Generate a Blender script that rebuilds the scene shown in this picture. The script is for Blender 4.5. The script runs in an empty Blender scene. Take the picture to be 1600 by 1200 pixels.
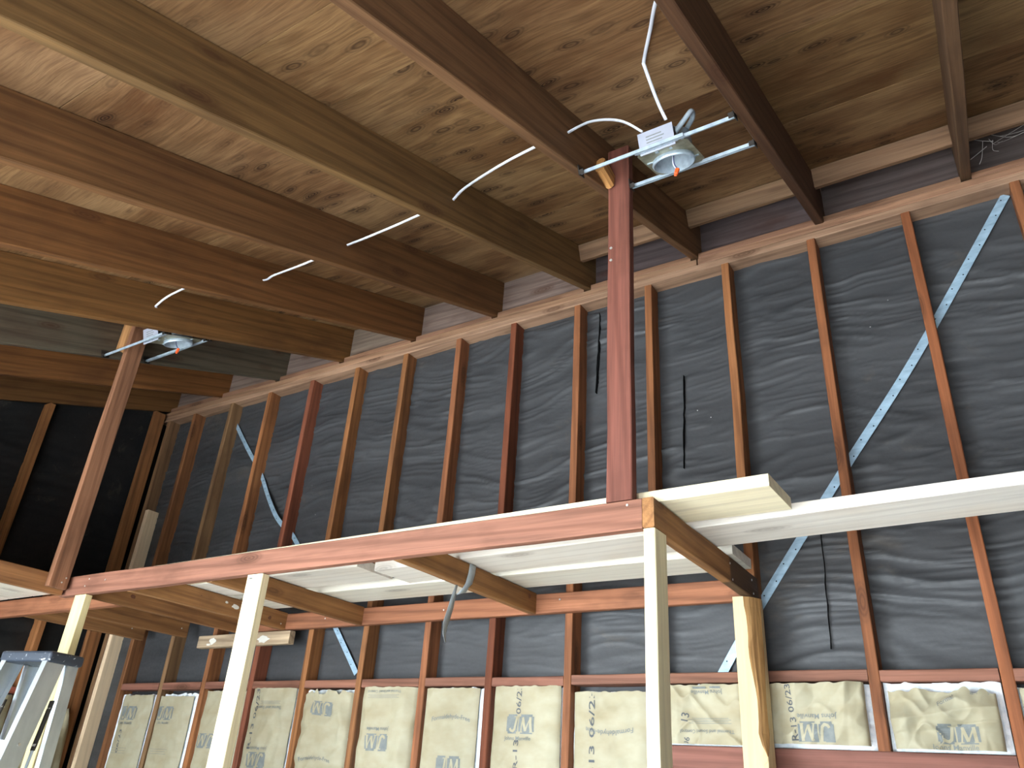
import bpy, bmesh, math, random
import numpy as np
from mathutils import Vector, Matrix

random.seed(7)
S = bpy.context.scene
COL = S.collection

# ------------------------------------------------------------------ camera, world, light, exposure
CAM = Vector((-0.2962, -3.1323, 1.5))
yaw, pitch, roll = -0.595, 0.4814, 0.0696
fw = Vector((math.sin(yaw) * math.cos(pitch), math.cos(yaw) * math.cos(pitch), math.sin(pitch)))
rt = Vector((math.cos(yaw), -math.sin(yaw), 0)); up = rt.cross(fw)
r2 = rt * math.cos(roll) + up * math.sin(roll); u2 = -rt * math.sin(roll) + up * math.cos(roll)
cd = bpy.data.cameras.new('camera'); cam = bpy.data.objects.new('camera', cd); COL.objects.link(cam)
cam.matrix_world = Matrix(((r2.x, u2.x, -fw.x, CAM.x), (r2.y, u2.y, -fw.y, CAM.y), (r2.z, u2.z, -fw.z, CAM.z), (0, 0, 0, 1)))
cd.sensor_fit = 'HORIZONTAL'; cd.sensor_width = 36; cd.lens = 1219 / 1600 * 36
cd.clip_start = 0.02
S.camera = cam

W = bpy.data.worlds.new('sky'); S.world = W; W.use_nodes = True
bg = W.node_tree.nodes['Background']
bg.inputs[0].default_value = (0.72, 0.86, 1.0, 1); bg.inputs[1].default_value = 1.0

def area(name, loc, rot, sx, sy, energy, col):
    l = bpy.data.lights.new(name, 'AREA'); l.shape = 'RECTANGLE'; l.size = sx; l.size_y = sy
    l.energy = energy; l.color = col
    o = bpy.data.objects.new(name, l); COL.objects.link(o); o.location = loc; o.rotation_euler = rot
    return o
# daylight through the wide open garage door behind the camera
def aim(src, dst):
    return (Vector(dst) - Vector(src)).to_track_quat('-Z', 'Z').to_euler()
area('door_daylight', (-2.3, -4.80, 1.1), (math.radians(72), 0, 0), 5.0, 2.0, 60, (0.86, 0.94, 1.0))
# brighter open sky and sunlit yard seen from the garage towards the front left
area('yard_daylight', (-6.6, -9.2, 1.7), aim((-6.6, -9.2, 1.7), (-1.6, 0, 1.5)), 4.2, 3.0, 740, (0.83, 0.93, 1.0))
sl = bpy.data.lights.new('sun', 'SUN'); sl.energy = 54.0; sl.angle = 0.01; sl.color = (0.93, 0.97, 1.0)
so = bpy.data.objects.new('sun', sl); COL.objects.link(so); so.location = (-6, -10, 8)
so.rotation_euler = aim((-0.30, -0.50, 0.80), (0, 0, 0))    # falls on the yard and a strip of floor inside the door

vs = S.view_settings
vs.view_transform = 'Standard'; vs.look = 'None'; vs.gamma = 1.0; vs.use_curve_mapping = False
vs.exposure = 0.95
S.cycles.max_bounces = 8; S.cycles.diffuse_bounces = 5; S.cycles.caustics_reflective = False; S.cycles.caustics_refractive = False

# ------------------------------------------------------------------ helpers
def lin(r, g, b):
    f = lambda c: (c / 255 / 12.92) if c / 255 <= 0.04045 else ((c / 255 + 0.055) / 1.055) ** 2.4
    return (f(r), f(g), f(b), 1.0)

def jit(c, a=0.08):
    k = 1 + random.uniform(-a, a)
    return (min(1, c[0] * k), min(1, c[1] * k * (1 + random.uniform(-a, a) * .35)), min(1, c[2] * k * (1 + random.uniform(-a, a) * .5)), 1)

WM = {}
def put(o, M, parent=None, local=False):
    """link o; M is its world matrix (or, with local, its matrix in its parent's space)"""
    COL.objects.link(o)
    if parent is not None:
        o.parent = parent
        L = M if local else WM[parent.name].inverted() @ M
        o.matrix_local = L; WM[o.name] = WM[parent.name] @ L
    else:
        o.matrix_world = M; WM[o.name] = M.copy()
    return o

def mesh_obj(name, verts, faces, mat, parent=None, M=None, smooth=False, local=False, color=None):
    me = bpy.data.meshes.new(name); me.from_pydata([tuple(v) for v in verts], [], [tuple(f) for f in faces]); me.update()
    if mat: me.materials.append(mat)
    if smooth: me.polygons.foreach_set('use_smooth', [True] * len(me.polygons))
    o = bpy.data.objects.new(name, me)
    if color: o.color = color
    return put(o, M or Matrix.Identity(4), parent, local)

def root(name, loc, label, cat, group=None, kind=None, M=None):
    o = bpy.data.objects.new(name, None); o.empty_display_size = 0.05
    put(o, M or Matrix.Translation(loc))
    return tag(o, label, cat, group, kind)

def tag(o, label=None, cat=None, group=None, kind=None):
    if label: o['label'] = label
    if cat: o['category'] = cat
    if group: o['group'] = group
    if kind: o['kind'] = kind
    return o

def frame(x, z, c):
    x = Vector(x).normalized(); z = Vector(z); z = (z - x * z.dot(x)).normalized(); y = z.cross(x)
    return Matrix(((x.x, y.x, z.x, c[0]), (x.y, y.y, z.y, c[1]), (x.z, y.z, z.z, c[2]), (0, 0, 0, 1)))

def timber_mesh(L, w, h, seg=4, ch=0.003, bow=0.0015):
    """chamfered board along local X, centred, edges a little uneven"""
    V, F = [], []
    ring = [(-w/2 + ch, -h/2), (w/2 - ch, -h/2), (w/2, -h/2 + ch), (w/2, h/2 - ch), (w/2 - ch, h/2), (-w/2 + ch, h/2), (-w/2, h/2 - ch), (-w/2, -h/2 + ch)]
    for i in range(seg + 1):
        x = -L / 2 + L * i / seg
        dy, dz = (random.uniform(-bow, bow), random.uniform(-bow, bow)) if 0 < i < seg else (0, 0)
        for (y, z) in ring:
            V.append((x, y + dy + random.uniform(-.0006, .0006), z + dz + random.uniform(-.0006, .0006)))
    for i in range(seg):
        for k in range(8):
            a, b = i * 8 + k, i * 8 + (k + 1) % 8
            F.append((a, b, b + 8, a + 8))
    F.append(tuple(range(7, -1, -1))); F.append(tuple(seg * 8 + k for k in range(8)))
    F = [f[::-1] for f in F]
    return V, F

def timber(name, a, b, w, h, tint, parent=None, upv=(0, 0, 1), mat=None, seg=4, ch=0.003, bow=0.0015):
    a, b = Vector(a), Vector(b)
    V, F = timber_mesh((b - a).length, w, h, seg, ch, bow)
    return mesh_obj(name, V, F, mat or OLD, parent, frame(b - a, upv, (a + b) / 2), color=tint)

def stick(name, X, Y, Z, tint, parent=None, mat=None, **k):
    """axis-aligned board filling the ranges X, Y, Z; the grain follows the longest side"""
    d = [X[1] - X[0], Y[1] - Y[0], Z[1] - Z[0]]; c = Vector(((X[0] + X[1]) / 2, (Y[0] + Y[1]) / 2, (Z[0] + Z[1]) / 2))
    i = d.index(max(d))
    if i == 0: ax, uv, w, h = Vector((1, 0, 0)), (0, 0, 1), d[1], d[2]
    elif i == 1: ax, uv, w, h = Vector((0, 1, 0)), (0, 0, 1), d[0], d[2]
    else: ax, uv, w, h = Vector((0, 0, 1)), (0, 1, 0), d[0], d[1]
    return timber(name, c - ax * d[i] / 2, c + ax * d[i] / 2, w, h, tint, parent, uv, mat, **k)

def box_geo(x0, x1, y0, y1, z0, z1, V, F):
    n = len(V)
    V += [(x0, y0, z0), (x1, y0, z0), (x1, y1, z0), (x0, y1, z0), (x0, y0, z1), (x1, y0, z1), (x1, y1, z1), (x0, y1, z1)]
    F += [tuple(n + i for i in f) for f in ((3, 2, 1, 0), (4, 5, 6, 7), (0, 1, 5, 4), (1, 2, 6, 5), (2, 3, 7, 6), (3, 0, 4, 7))]

def bevel_obj(o, w=0.004, seg=2):
    m = o.modifiers.new('bevel', 'BEVEL'); m.width = w; m.segments = seg; m.limit_method = 'ANGLE'
    return o

def smooth_path(P, n=8):
    P = [Vector(p) for p in P]; out = []
    for i in range(len(P) - 1):
        p0, p1, p2, p3 = P[max(i - 1, 0)], P[i], P[i + 1], P[min(i + 2, len(P) - 1)]
        for k in range(n):
            t = k / n
            out.append(0.5 * ((2 * p1) + (p2 - p0) * t + (2 * p0 - 5 * p1 + 4 * p2 - p3) * t * t + (3 * p1 - p0 - 3 * p2 + p3) * t ** 3))
    out.append(P[-1]); return out

def tube_geo(P, ra, rb=None, k=8, upv=(0, 0, 1), V=None, F=None):
    rb = rb or ra; V = [] if V is None else V; F = [] if F is None else F; n0 = len(V); P = [Vector(p) for p in P]
    for i, p in enumerate(P):
        d = (P[min(i + 1, len(P) - 1)] - P[max(i - 1, 0)]).normalized()
        s = d.cross(Vector(upv));  s = s.normalized() if s.length > 1e-4 else Vector((1, 0, 0)); t = s.cross(d)
        for j in range(k):
            a = 2 * math.pi * j / k; V.append(p + s * ra * math.cos(a) + t * rb * math.sin(a))
    for i in range(len(P) - 1):
        for j in range(k):
            a, b = n0 + i * k + j, n0 + i * k + (j + 1) % k
            F.append((a, b, b + k, a + k))
    F.append(tuple(n0 + j for j in reversed(range(k)))); F.append(tuple(n0 + (len(P) - 1) * k + j for j in range(k)))
    return V, F

def vnoise(x, y, seed=0):
    """smooth value noise 0..1 on numpy arrays"""
    xi = np.floor(x).astype(np.int64); yi = np.floor(y).astype(np.int64); fx = x - xi; fy = y - yi
    fx = fx * fx * fx * (fx * (fx * 6 - 15) + 10); fy = fy * fy * fy * (fy * (fy * 6 - 15) + 10)
    def h(a, b):
        n = (a * 374761393 + b * 668265263 + seed * 974634777) & 0xffffffff
        n = ((n ^ (n >> 13)) * 1274126177) & 0xffffffff
        return ((n ^ (n >> 16)) & 0xffff) / 65535.0
    return (h(xi, yi) * (1 - fx) + h(xi + 1, yi) * fx) * (1 - fy) + (h(xi, yi + 1) * (1 - fx) + h(xi + 1, yi + 1) * fx) * fy

def ridge(n): return 1 - np.abs(2 * n - 1)

# ------------------------------------------------------------------ materials
def nodes(name):
    m = bpy.data.materials.new(name); m.use_nodes = True; t = m.node_tree
    return m, t, t.nodes['Principled BSDF']

def N(t, typ, **kw):
    n = t.nodes.new(typ)
    for k, v in kw.items():
        if k in n.inputs.keys(): n.inputs[k].default_value = v
        else: setattr(n, k, v)
    return n

def math_(t, op, a, b=None, clamp=False):
    n = t.nodes.new('ShaderNodeMath'); n.operation = op; n.use_clamp = clamp
    for i, v in enumerate((a, b)):
        if v is None: continue
        if isinstance(v, (int, float)): n.inputs[i].default_value = v
        else: t.links.new(v, n.inputs[i])
    return n.outputs[0]

def vscale(t, v, s):
    n = t.nodes.new('ShaderNodeVectorMath'); n.operation = 'MULTIPLY'; t.links.new(v, n.inputs[0]); n.inputs[1].default_value = s
    return n.outputs[0]

def mixc(t, fac, a, b, mode='MIX'):
    n = t.nodes.new('ShaderNodeMix'); n.data_type = 'RGBA'; n.blend_type = mode; n.clamp_factor = True
    for s, v in ((n.inputs[0], fac), (n.inputs[6], a), (n.inputs[7], b)):
        if isinstance(v, (int, float)): s.default_value = v
        elif isinstance(v, tuple): s.default_value = v
        else: t.links.new(v, s)
    return n.outputs[2]

def maprange(t, v, a, b, c=0.0, d=1.0):
    n = t.nodes.new('ShaderNodeMapRange'); n.clamp = True; t.links.new(v, n.inputs[0])
    for i, x in zip((1, 2, 3, 4), (a, b, c, d)): n.inputs[i].default_value = x
    return n.outputs[0]

def noise(t, vec, scale=1.0, detail=3.0, rough=0.55, dist=0.0):
    n = N(t, 'ShaderNodeTexNoise', Scale=scale, Detail=detail, Roughness=rough, Distortion=dist)
    t.links.new(vec, n.inputs['Vector']); return n.outputs['Fac']

def wood_mat(name, contrast=1.0, knot=1.0, stain=0.5, stain_col=lin(60, 34, 20), rough=0.72, spec=0.3, end=None):
    """planed or rough timber: grain along local X, tinted per board by the object colour"""
    m, t, p = nodes(name)
    tc = t.nodes.new('ShaderNodeTexCoord'); oi = t.nodes.new('ShaderNodeObjectInfo')
    off = t.nodes.new('ShaderNodeVectorMath'); off.operation = 'MULTIPLY_ADD'
    t.links.new(oi.outputs['Random'], off.inputs[0]); off.inputs[1].default_value = (37.3, 11.7, 23.9); t.links.new(tc.outputs['Object'], off.inputs[2])
    co = off.outputs[0]
    g1 = noise(t, vscale(t, co, (0.9, 22, 22)), 1.0, 3, 0.6, 0.9)
    g2 = noise(t, vscale(t, co, (3.0, 150, 150)), 1.0, 2, 0.6)
    bl = noise(t, vscale(t, co, (2.2, 5, 5)), 1.0, 4, 0.6)
    val = math_(t, 'ADD', math_(t, 'MULTIPLY', math_(t, 'SUBTRACT', g1, 0.5), 0.9 * contrast), math_(t, 'MULTIPLY', math_(t, 'SUBTRACT', g2, 0.5), 0.45 * contrast))
    val = math_(t, 'ADD', val, 1.0)
    col = mixc(t, 1.0, oi.outputs['Color'], val, 'MULTIPLY')
    wv = N(t, 'ShaderNodeTexWave', Scale=1.0, Distortion=5.0, Detail=2.0); wv.inputs['Detail Scale'].default_value = 0.7; wv.bands_direction = 'DIAGONAL'
    t.links.new(vscale(t, co, (0.55, 11, 11)), wv.inputs['Vector'])
    col = mixc(t, maprange(t, wv.outputs['Fac'], 0.62, 1.0, 0.0, 0.32 * contrast), col, mixc(t, 1.0, col, (0.42, 0.36, 0.32, 1), 'MULTIPLY'))
    if end:                                                    # a weathered, darker length of the board
        sx = t.nodes.new('ShaderNodeSeparateXYZ'); t.links.new(tc.outputs['Object'], sx.inputs[0])
        e = math_(t, 'ADD', sx.outputs[0], math_(t, 'MULTIPLY', math_(t, 'SUBTRACT', bl, 0.5), 0.05))
        col = mixc(t, maprange(t, e, end[0], end[1], 0, 0.85), col, end[2])
    st = maprange(t, bl, 0.5, 0.78, 0.0, stain)
    col = mixc(t, st, col, stain_col)
    if knot > 0:
        vo = N(t, 'ShaderNodeTexVoronoi', Scale=1.0, Randomness=1.0); t.links.new(vscale(t, co, (2.1, 6.5, 6.5)), vo.inputs['Vector'])
        kf = maprange(t, vo.outputs['Distance'], 0.09, 0.2, 0.75 * knot, 0.0)
        kr = math_(t, 'MULTIPLY', kf, maprange(t, math_(t, 'SINE', math_(t, 'MULTIPLY', vo.outputs['Distance'], 130.0)), -1, 1, 0.6, 1.0))
        col = mixc(t, kr, col, lin(66, 38, 22))
    t.links.new(col, p.inputs['Base Color']); p.inputs['Roughness'].default_value = rough; p.inputs['Specular IOR Level'].default_value = spec
    b = N(t, 'ShaderNodeBump', Strength=0.25, Distance=0.004); t.links.new(math_(t, 'ADD', g1, g2), b.inputs['Height']); t.links.new(b.outputs[0], p.inputs['Normal'])
    return m

OLD = wood_mat('old_timber', 1.35, 0.95, 0.55)
STAINED = wood_mat('old_timber_stained_end', 1.35, 0.95, 0.5, end=(0.165, 0.185, lin(70, 52, 36)))
PINE = wood_mat('new_pine', 0.42, 0.55, 0.25, lin(196, 160, 112), 0.65)
BARK = wood_mat('waney_timber', 1.8, 0.3, 0.9, lin(116, 78, 44), 0.8)

def plywood_mat():
    m, t, p = nodes('plywood')
    tc = t.nodes.new('ShaderNodeTexCoord'); oi = t.nodes.new('ShaderNodeObjectInfo')
    off = t.nodes.new('ShaderNodeVectorMath'); off.operation = 'MULTIPLY_ADD'
    t.links.new(oi.outputs['Random'], off.inputs[0]); off.inputs[1].default_value = (17.3, 31.7, 0); t.links.new(tc.outputs['Object'], off.inputs[2])
    co = off.outputs[0]
    wrp = N(t, 'ShaderNodeTexNoise', Scale=2.2, Detail=2.0); t.links.new(co, wrp.inputs['Vector'])
    ad = t.nodes.new('ShaderNodeVectorMath'); ad.operation = 'MULTIPLY_ADD'; t.links.new(wrp.outputs['Color'], ad.inputs[0]); ad.inputs[1].default_value = (0.12, 0.09, 0); t.links.new(co, ad.inputs[2])
    cw = ad.outputs[0]
    g1 = noise(t, vscale(t, cw, (1.6, 20, 5)), 1, 4, 0.65, 1.2)
    g2 = noise(t, vscale(t, cw, (7, 110, 5)), 1, 3, 0.6)
    b1 = noise(t, vscale(t, cw, (2.2, 4.5, 1)), 1, 4, 0.6)
    b2 = noise(t, vscale(t, cw, (1.3, 2.0, 1)), 1, 3, 0.5)
    col = mixc(t, maprange(t, g1, 0.3, 0.7), lin(104, 76, 48), lin(148, 116, 82))
    col = mixc(t, maprange(t, b1, 0.44, 0.66, 0, 0.8), col, lin(92, 60, 34))
    col = mixc(t, maprange(t, b2, 0.48, 0.68, 0, 0.55), col, lin(172, 142, 106))
    col = mixc(t, maprange(t, g2, 0.42, 0.72, 0, 0.45), col, lin(66, 42, 26))
    # football-shaped knots drawn out along the grain
    vo = N(t, 'ShaderNodeTexVoronoi', Scale=1.0, Randomness=0.85); t.links.new(vscale(t, cw, (6.5, 13.0, 1.0)), vo.inputs['Vector'])
    kf = maprange(t, vo.outputs['Distance'], 0.15, 0.46, 1.0, 0.0)
    rg = maprange(t, math_(t, 'SINE', math_(t, 'MULTIPLY', vo.outputs['Distance'], 62.0)), -1, 1, 0.35, 1.0)
    gate = maprange(t, noise(t, vscale(t, co, (1.2, 1.6, 1)), 1, 1), 0.36, 0.5)
    col = mixc(t, math_(t, 'MULTIPLY', math_(t, 'MULTIPLY', kf, rg), gate), col, lin(44, 26, 15))
    t.links.new(mixc(t, 1.0, col, oi.outputs['Color'], 'MULTIPLY'), p.inputs['Base Color']); p.inputs['Roughness'].default_value = 0.8; p.inputs['Specular IOR Level'].default_value = 0.2
    b = N(t, 'ShaderNodeBump', Strength=0.3, Distance=0.004); t.links.new(math_(t, 'ADD', g1, g2), b.inputs['Height']); t.links.new(b.outputs[0], p.inputs['Normal'])
    return m
PLY = plywood_mat()

def felt_mat(name='tar_paper', ca=lin(52, 53, 55), cb=lin(70, 71, 73)):
    m, t, p = nodes(name); tc = t.nodes.new('ShaderNodeTexCoord'); co = tc.outputs['Object']
    a = noise(t, vscale(t, co, (1.5, 9, 9)), 1, 5, 0.6); d = noise(t, vscale(t, co, (60, 60, 60)), 1, 2)
    col = mixc(t, maprange(t, a, 0.35, 0.7), ca, cb)
    col = mixc(t, maprange(t, noise(t, vscale(t, co, (2.3, 4, 4)), 1, 6, 0.7, 0.6), 0.6, 0.75, 0, 0.55), col, lin(96, 88, 78))
    sp = N(t, 'ShaderNodeTexVoronoi', Scale=9.0); t.links.new(co, sp.inputs['Vector'])
    gate = maprange(t, noise(t, vscale(t, co, (1.1, 1.4, 1.4)), 1, 1), 0.52, 0.6)
    col = mixc(t, math_(t, 'MULTIPLY', maprange(t, sp.outputs['Distance'], 0.018, 0.03, 1, 0), gate), col, lin(190, 190, 186))
    t.links.new(col, p.inputs['Base Color']); p.inputs['Specular IOR Level'].default_value = 0.35
    t.links.new(maprange(t, d, 0.3, 0.7, 0.42, 0.6), p.inputs['Roughness'])
    b = N(t, 'ShaderNodeBump', Strength=0.2, Distance=0.002); t.links.new(d, b.inputs['Height']); t.links.new(b.outputs[0], p.inputs['Normal'])
    return m
FELT = felt_mat()
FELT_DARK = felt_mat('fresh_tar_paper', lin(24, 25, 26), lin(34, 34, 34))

def plain(name, col, rough=0.6, metal=0.0, spec=0.5, var=None, vscale_=(8, 8, 8), bump=0.0, use_tint=False):
    m, t, p = nodes(name); tc = t.nodes.new('ShaderNodeTexCoord')
    f = noise(t, vscale(t, tc.outputs['Object'], vscale_), 1, 4, 0.6)
    c = mixc(t, maprange(t, f, 0.35, 0.7), col, var or tuple(min(1, x * 0.82) for x in col[:3]) + (1,))
    t.links.new(c, p.inputs['Base Color']); p.inputs['Roughness'].default_value = rough; p.inputs['Metallic'].default_value = metal; p.inputs['Specular IOR Level'].default_value = spec
    if bump:
        b = N(t, 'ShaderNodeBump', Strength=bump, Distance=0.003); t.links.new(f, b.inputs['Height']); t.links.new(b.outputs[0], p.inputs['Normal'])
    return m
GALV = plain('galvanised_steel', lin(196, 212, 224), 0.36, 0.45, var=lin(160, 176, 190), vscale_=(30, 30, 30))
STRAP = plain('strap_steel', lin(168, 196, 214), 0.5, 0.35, var=lin(138, 164, 184), vscale_=(14, 40, 40))
ALU = plain('ladder_aluminium', lin(206, 214, 218), 0.42, 0.75, var=lin(178, 188, 196), vscale_=(10, 10, 4))
DARKMETAL = plain('dark_steel', lin(70, 66, 62), 0.45, 0.8)
BRASSY = plain('plate_steel', lin(170, 168, 146), 0.4, 0.5, var=lin(122, 118, 96), vscale_=(20, 20, 20))
GREYPLATE = plain('label_cover', lin(168, 172, 186), 0.5, 0.2)
INK = plain('printing_ink', lin(108, 114, 114), 0.7, var=lin(124, 128, 124), vscale_=(40, 40, 40))
INKD = plain('stencil_ink', lin(84, 88, 92), 0.7)
KRAFT = plain('kraft_paper', lin(168, 162, 138), 0.62, var=lin(154, 143, 114), vscale_=(5, 5, 9), bump=0.08, spec=0.35)
KRAFTD = plain('kraft_tab', lin(168, 142, 100), 0.65)
FIBRE = plain('glass_fibre', lin(238, 243, 246), 0.95, var=lin(214, 224, 232), vscale_=(60, 60, 60), bump=0.6, spec=0.1)
WHITE = plain('cable_sheath', lin(226, 230, 240), 0.45)
ORANGE = plain('orange_plastic', lin(240, 96, 40), 0.45)
BLUEW = plain('blue_wire', lin(60, 66, 110), 0.5)
TAPE = plain('duct_tape', lin(176, 184, 188), 0.4, 0.15, var=lin(150, 160, 166), vscale_=(20, 20, 20))
PAINT = plain('white_paint', lin(226, 222, 212), 0.7)
NAIL = plain('nail_steel', lin(215, 212, 205), 0.4, 0.6)
TEAR = plain('torn_felt', lin(16, 16, 17), 0.9, spec=0.1)
CONC = plain('concrete', lin(166, 168, 168), 0.8, var=lin(148, 150, 150), vscale_=(2, 2, 2), bump=0.1)
BOARD = plain('wall_board', lin(150, 120, 90), 0.8, var=lin(120, 92, 66), vscale_=(1, 1, 8))

def cap_mat():
    m, t, p = nodes('paint_splashed_cap'); tc = t.nodes.new('ShaderNodeTexCoord'); co = tc.outputs['Object']
    f = noise(t, vscale(t, co, (26, 26, 40)), 1, 4, 0.7, 0.8); g = noise(t, vscale(t, co, (70, 70, 70)), 1, 3, 0.6)
    s = math_(t, 'MAXIMUM', maprange(t, f, 0.62, 0.66), maprange(t, g, 0.68, 0.71))
    t.links.new(mixc(t, s, lin(52, 60, 72), lin(214, 220, 224)), p.inputs['Base Color']); p.inputs['Roughness'].default_value = 0.45
    return m
CAPM = cap_mat()

# ------------------------------------------------------------------ the setting: floor and walls
X0, X1, Y0 = -5.69, 1.3, -4.75
SL, ZR = 0.3588, 3.9588            # roof slope, rafter underside at the wall face
nvec = Vector((0, -SL, 1)).normalized(); svec = Vector((0, 1, SL)).normalized()
DV = 0.248                          # vertical height of the rafters
def zbot(y): return ZR + SL * y

V, F = [], []; box_geo(-14, 6, -14, .12, -.12, 0, V, F)
tag(mesh_obj('floor', V, F, CONC), 'grey concrete slab floor of the garage', kind='structure')
V, F = [], []
box_geo(X0 - .1, -5.35, Y0 - .12, Y0, 0, 2.5, V, F); box_geo(.55, X1, Y0 - .12, Y0, 0, 2.5, V, F); box_geo(-5.35, .55, Y0 - .12, Y0, 2.22, 2.5, V, F)
tag(mesh_obj('wall_front', V, F, FELT), 'low front wall with the wide garage door opening', kind='structure')
n = 0; V = [(X1, Y0 - .12, 0), (X1, .11, 0), (X1, .11, zbot(.11) + DV), (X1, Y0 - .12, zbot(Y0 - .12) + DV)]; V += [(x + .1, y, z) for x, y, z in V]
F = [(0, 3, 2, 1), (4, 5, 6, 7), (0, 1, 5, 4), (1, 2, 6, 5), (2, 3, 7, 6), (3, 0, 4, 7)]
tag(mesh_obj('wall_right', V, F, FELT), 'side wall lined with black tar paper', kind='structure')

# back wall: wrinkled black felt behind the studs (plane y = 0.089), a real relief
def felt_wall(name, u0, u1, z1f, du, dz, seed, place, flat_below, mat):
    us = np.linspace(u0, u1, int((u1 - u0) / du) + 1); nz = int(4.25 / dz) + 1
    U = np.repeat(us[:, None], nz, 1); top = z1f(U); Z = np.linspace(0, 1, nz)[None, :] * top
    q1 = vnoise(U * 2.1, Z * 2.3, seed) - .5; q2 = vnoise(U * 5.3, Z * 6.1, seed + 8) - .5
    zz = Z + 0.16 * q1 + 0.05 * q2 + 0.05 * np.sin(U * 1.9); uu = U + 0.25 * q2
    f1 = ridge(vnoise(uu * 2.3 + 7, zz * 9, seed + 1)) ** 7
    f2 = ridge(vnoise(uu * 3.2 + 3, zz * 21, seed + 2)) ** 5
    f3 = ridge(vnoise(uu * 6.5, zz * 38, seed + 3)) ** 4
    msk = np.clip(2.2 * (vnoise(U * 1.7, Z * 2.1, seed + 5) - .22), .12, 1.2); msk2 = np.clip(2.4 * (vnoise(U * 2.3 + 4, Z * 2.6, seed + 6) - .25), .1, 1.2)
    low = np.where(U > -1.2, 0.5, 0.14); amp = low + (1 - low) / (1 + np.exp(-(Z - flat_below) / .08))
    h = amp * (0.0085 * f1 * msk + 0.0075 * f2 * msk2 + 0.0040 * f3) + 0.004 * vnoise(U * 2.5, Z * 3, seed + 4)
    P = np.stack(place(U, h, Z), -1).reshape(-1, 3)
    nu = len(us); idx = np.arange(nu * nz).reshape(nu, nz)
    F = np.stack([idx[:-1, :-1], idx[1:, :-1], idx[1:, 1:], idx[:-1, 1:]], -1).reshape(-1, 4)
    me = bpy.data.meshes.new(name); me.from_pydata(P.tolist(), [], F.tolist()); me.update(); me.materials.append(mat)
    me.polygons.foreach_set('use_smooth', [True] * len(me.polygons))
    return put(bpy.data.objects.new(name, me), Matrix.Identity(4))
wall_back = felt_wall('wall_back', X0, X1, lambda u: 0 * u + 4.2, .026, .0062, 11, lambda u, h, z: (u, .089 - h, z), 2.2, FELT)
tag(wall_back, 'tall stud wall lined with wrinkled black tar paper', kind='structure')
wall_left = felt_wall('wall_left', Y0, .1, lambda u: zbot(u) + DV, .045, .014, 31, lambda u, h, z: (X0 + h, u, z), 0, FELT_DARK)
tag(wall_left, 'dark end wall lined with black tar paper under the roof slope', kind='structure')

RED = lin(138, 88, 56); DRED = lin(112, 62, 40); BRN = lin(130, 86, 52); ORG = lin(146, 96, 58); DUL = lin(124, 94, 66)
STUD_X = [0.412, 0.005, -.41, -.813, -1.222, -1.63, -2.042, -2.452, -2.838, -3.245, -3.65, -4.056, -4.468, -4.868, -5.288]
STUD_T = [BRN, RED, lin(140, 84, 52), lin(138, 86, 54), ORG, RED, RED, DRED, RED, BRN, ORG, lin(130, 76, 54), ORG, DUL, BRN]
HEADER_TOP = 1.701
for i, x in enumerate(STUD_X):
    z0 = HEADER_TOP if i in (3, 4) else .04
    stick('stud', (x, x + .038), (0, .089), (z0, 3.872), jit(STUD_T[i], .06), wall_back, seg=6, bow=.003)
stick('stud', (-5.597, -5.559), (0, .089), (.04, 3.872), jit(DUL), wall_back, seg=6)
stick('new_stud', (-5.545, -5.507), (-.004, .085), (.04, 3.15), lin(232, 206, 170), wall_back, PINE)
stick('sole_plate', (X0 + .002, X1), (0, .089), (0, .038), BRN, wall_back)
stick('top_plate', (X0 + .002, X1), (0, .089), (3.873, 3.910), lin(152, 120, 96), wall_back, seg=10, bow=.002)
stick('top_plate', (X0 + .002, -1.345), (.0, .089), (3.911, 3.948), lin(146, 112, 86), wall_back, seg=8, bow=.002)
stick('top_plate', (-1.338, X1), (.0, .089), (3.911, 3.948), lin(142, 106, 82), wall_back, seg=6, bow=.002)
for i in range(len(STUD_X) - 1):
    if i == 4: pass
    a, b = STUD_X[i + 1] + .039, STUD_X[i] - .001
    dz = random.uniform(-.004, .004)
    stick('fire_block', (a, b), (.001, .088), (1.923 + dz, 1.962 + dz), jit(lin(130, 88, 70), .1), wall_back, seg=2)
stick('window_header', (STUD_X[5] + .039, STUD_X[2] - .001), (.001, .088), (1.555, HEADER_TOP - .001), lin(128, 84, 72), wall_back, seg=3)
for x0, z0, z1, w in ((-1.93, 3.35, 3.83, .010), (-1.475, 2.86, 3.34, .006), (-.93, 2.05, 2.62, .0016)):
    V, F = [], []; n = 14                                       # slits torn in the felt, their edges curled out
    for k in range(n + 1):
        z = z0 + (z1 - z0) * k / n; x = x0 + random.uniform(-.0022, .0022) + .02 * (k / n - .5); ww = w * (0.4 + random.random()) * (1 if 0 < k < n else .2)
        V += [(x - ww / 2, .076, z), (x, .070 - random.uniform(0, .008), z), (x + ww / 2, .076, z), (x + ww / 2, .09, z), (x - ww / 2, .09, z)]
    for k in range(n):
        for j in range(5):
            a, b = k * 5 + j, k * 5 + (j + 1) % 5; F.append((a, b, b + 5, a + 5))
    mesh_obj('torn_slit', V, F, TEAR, wall_back)

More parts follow.
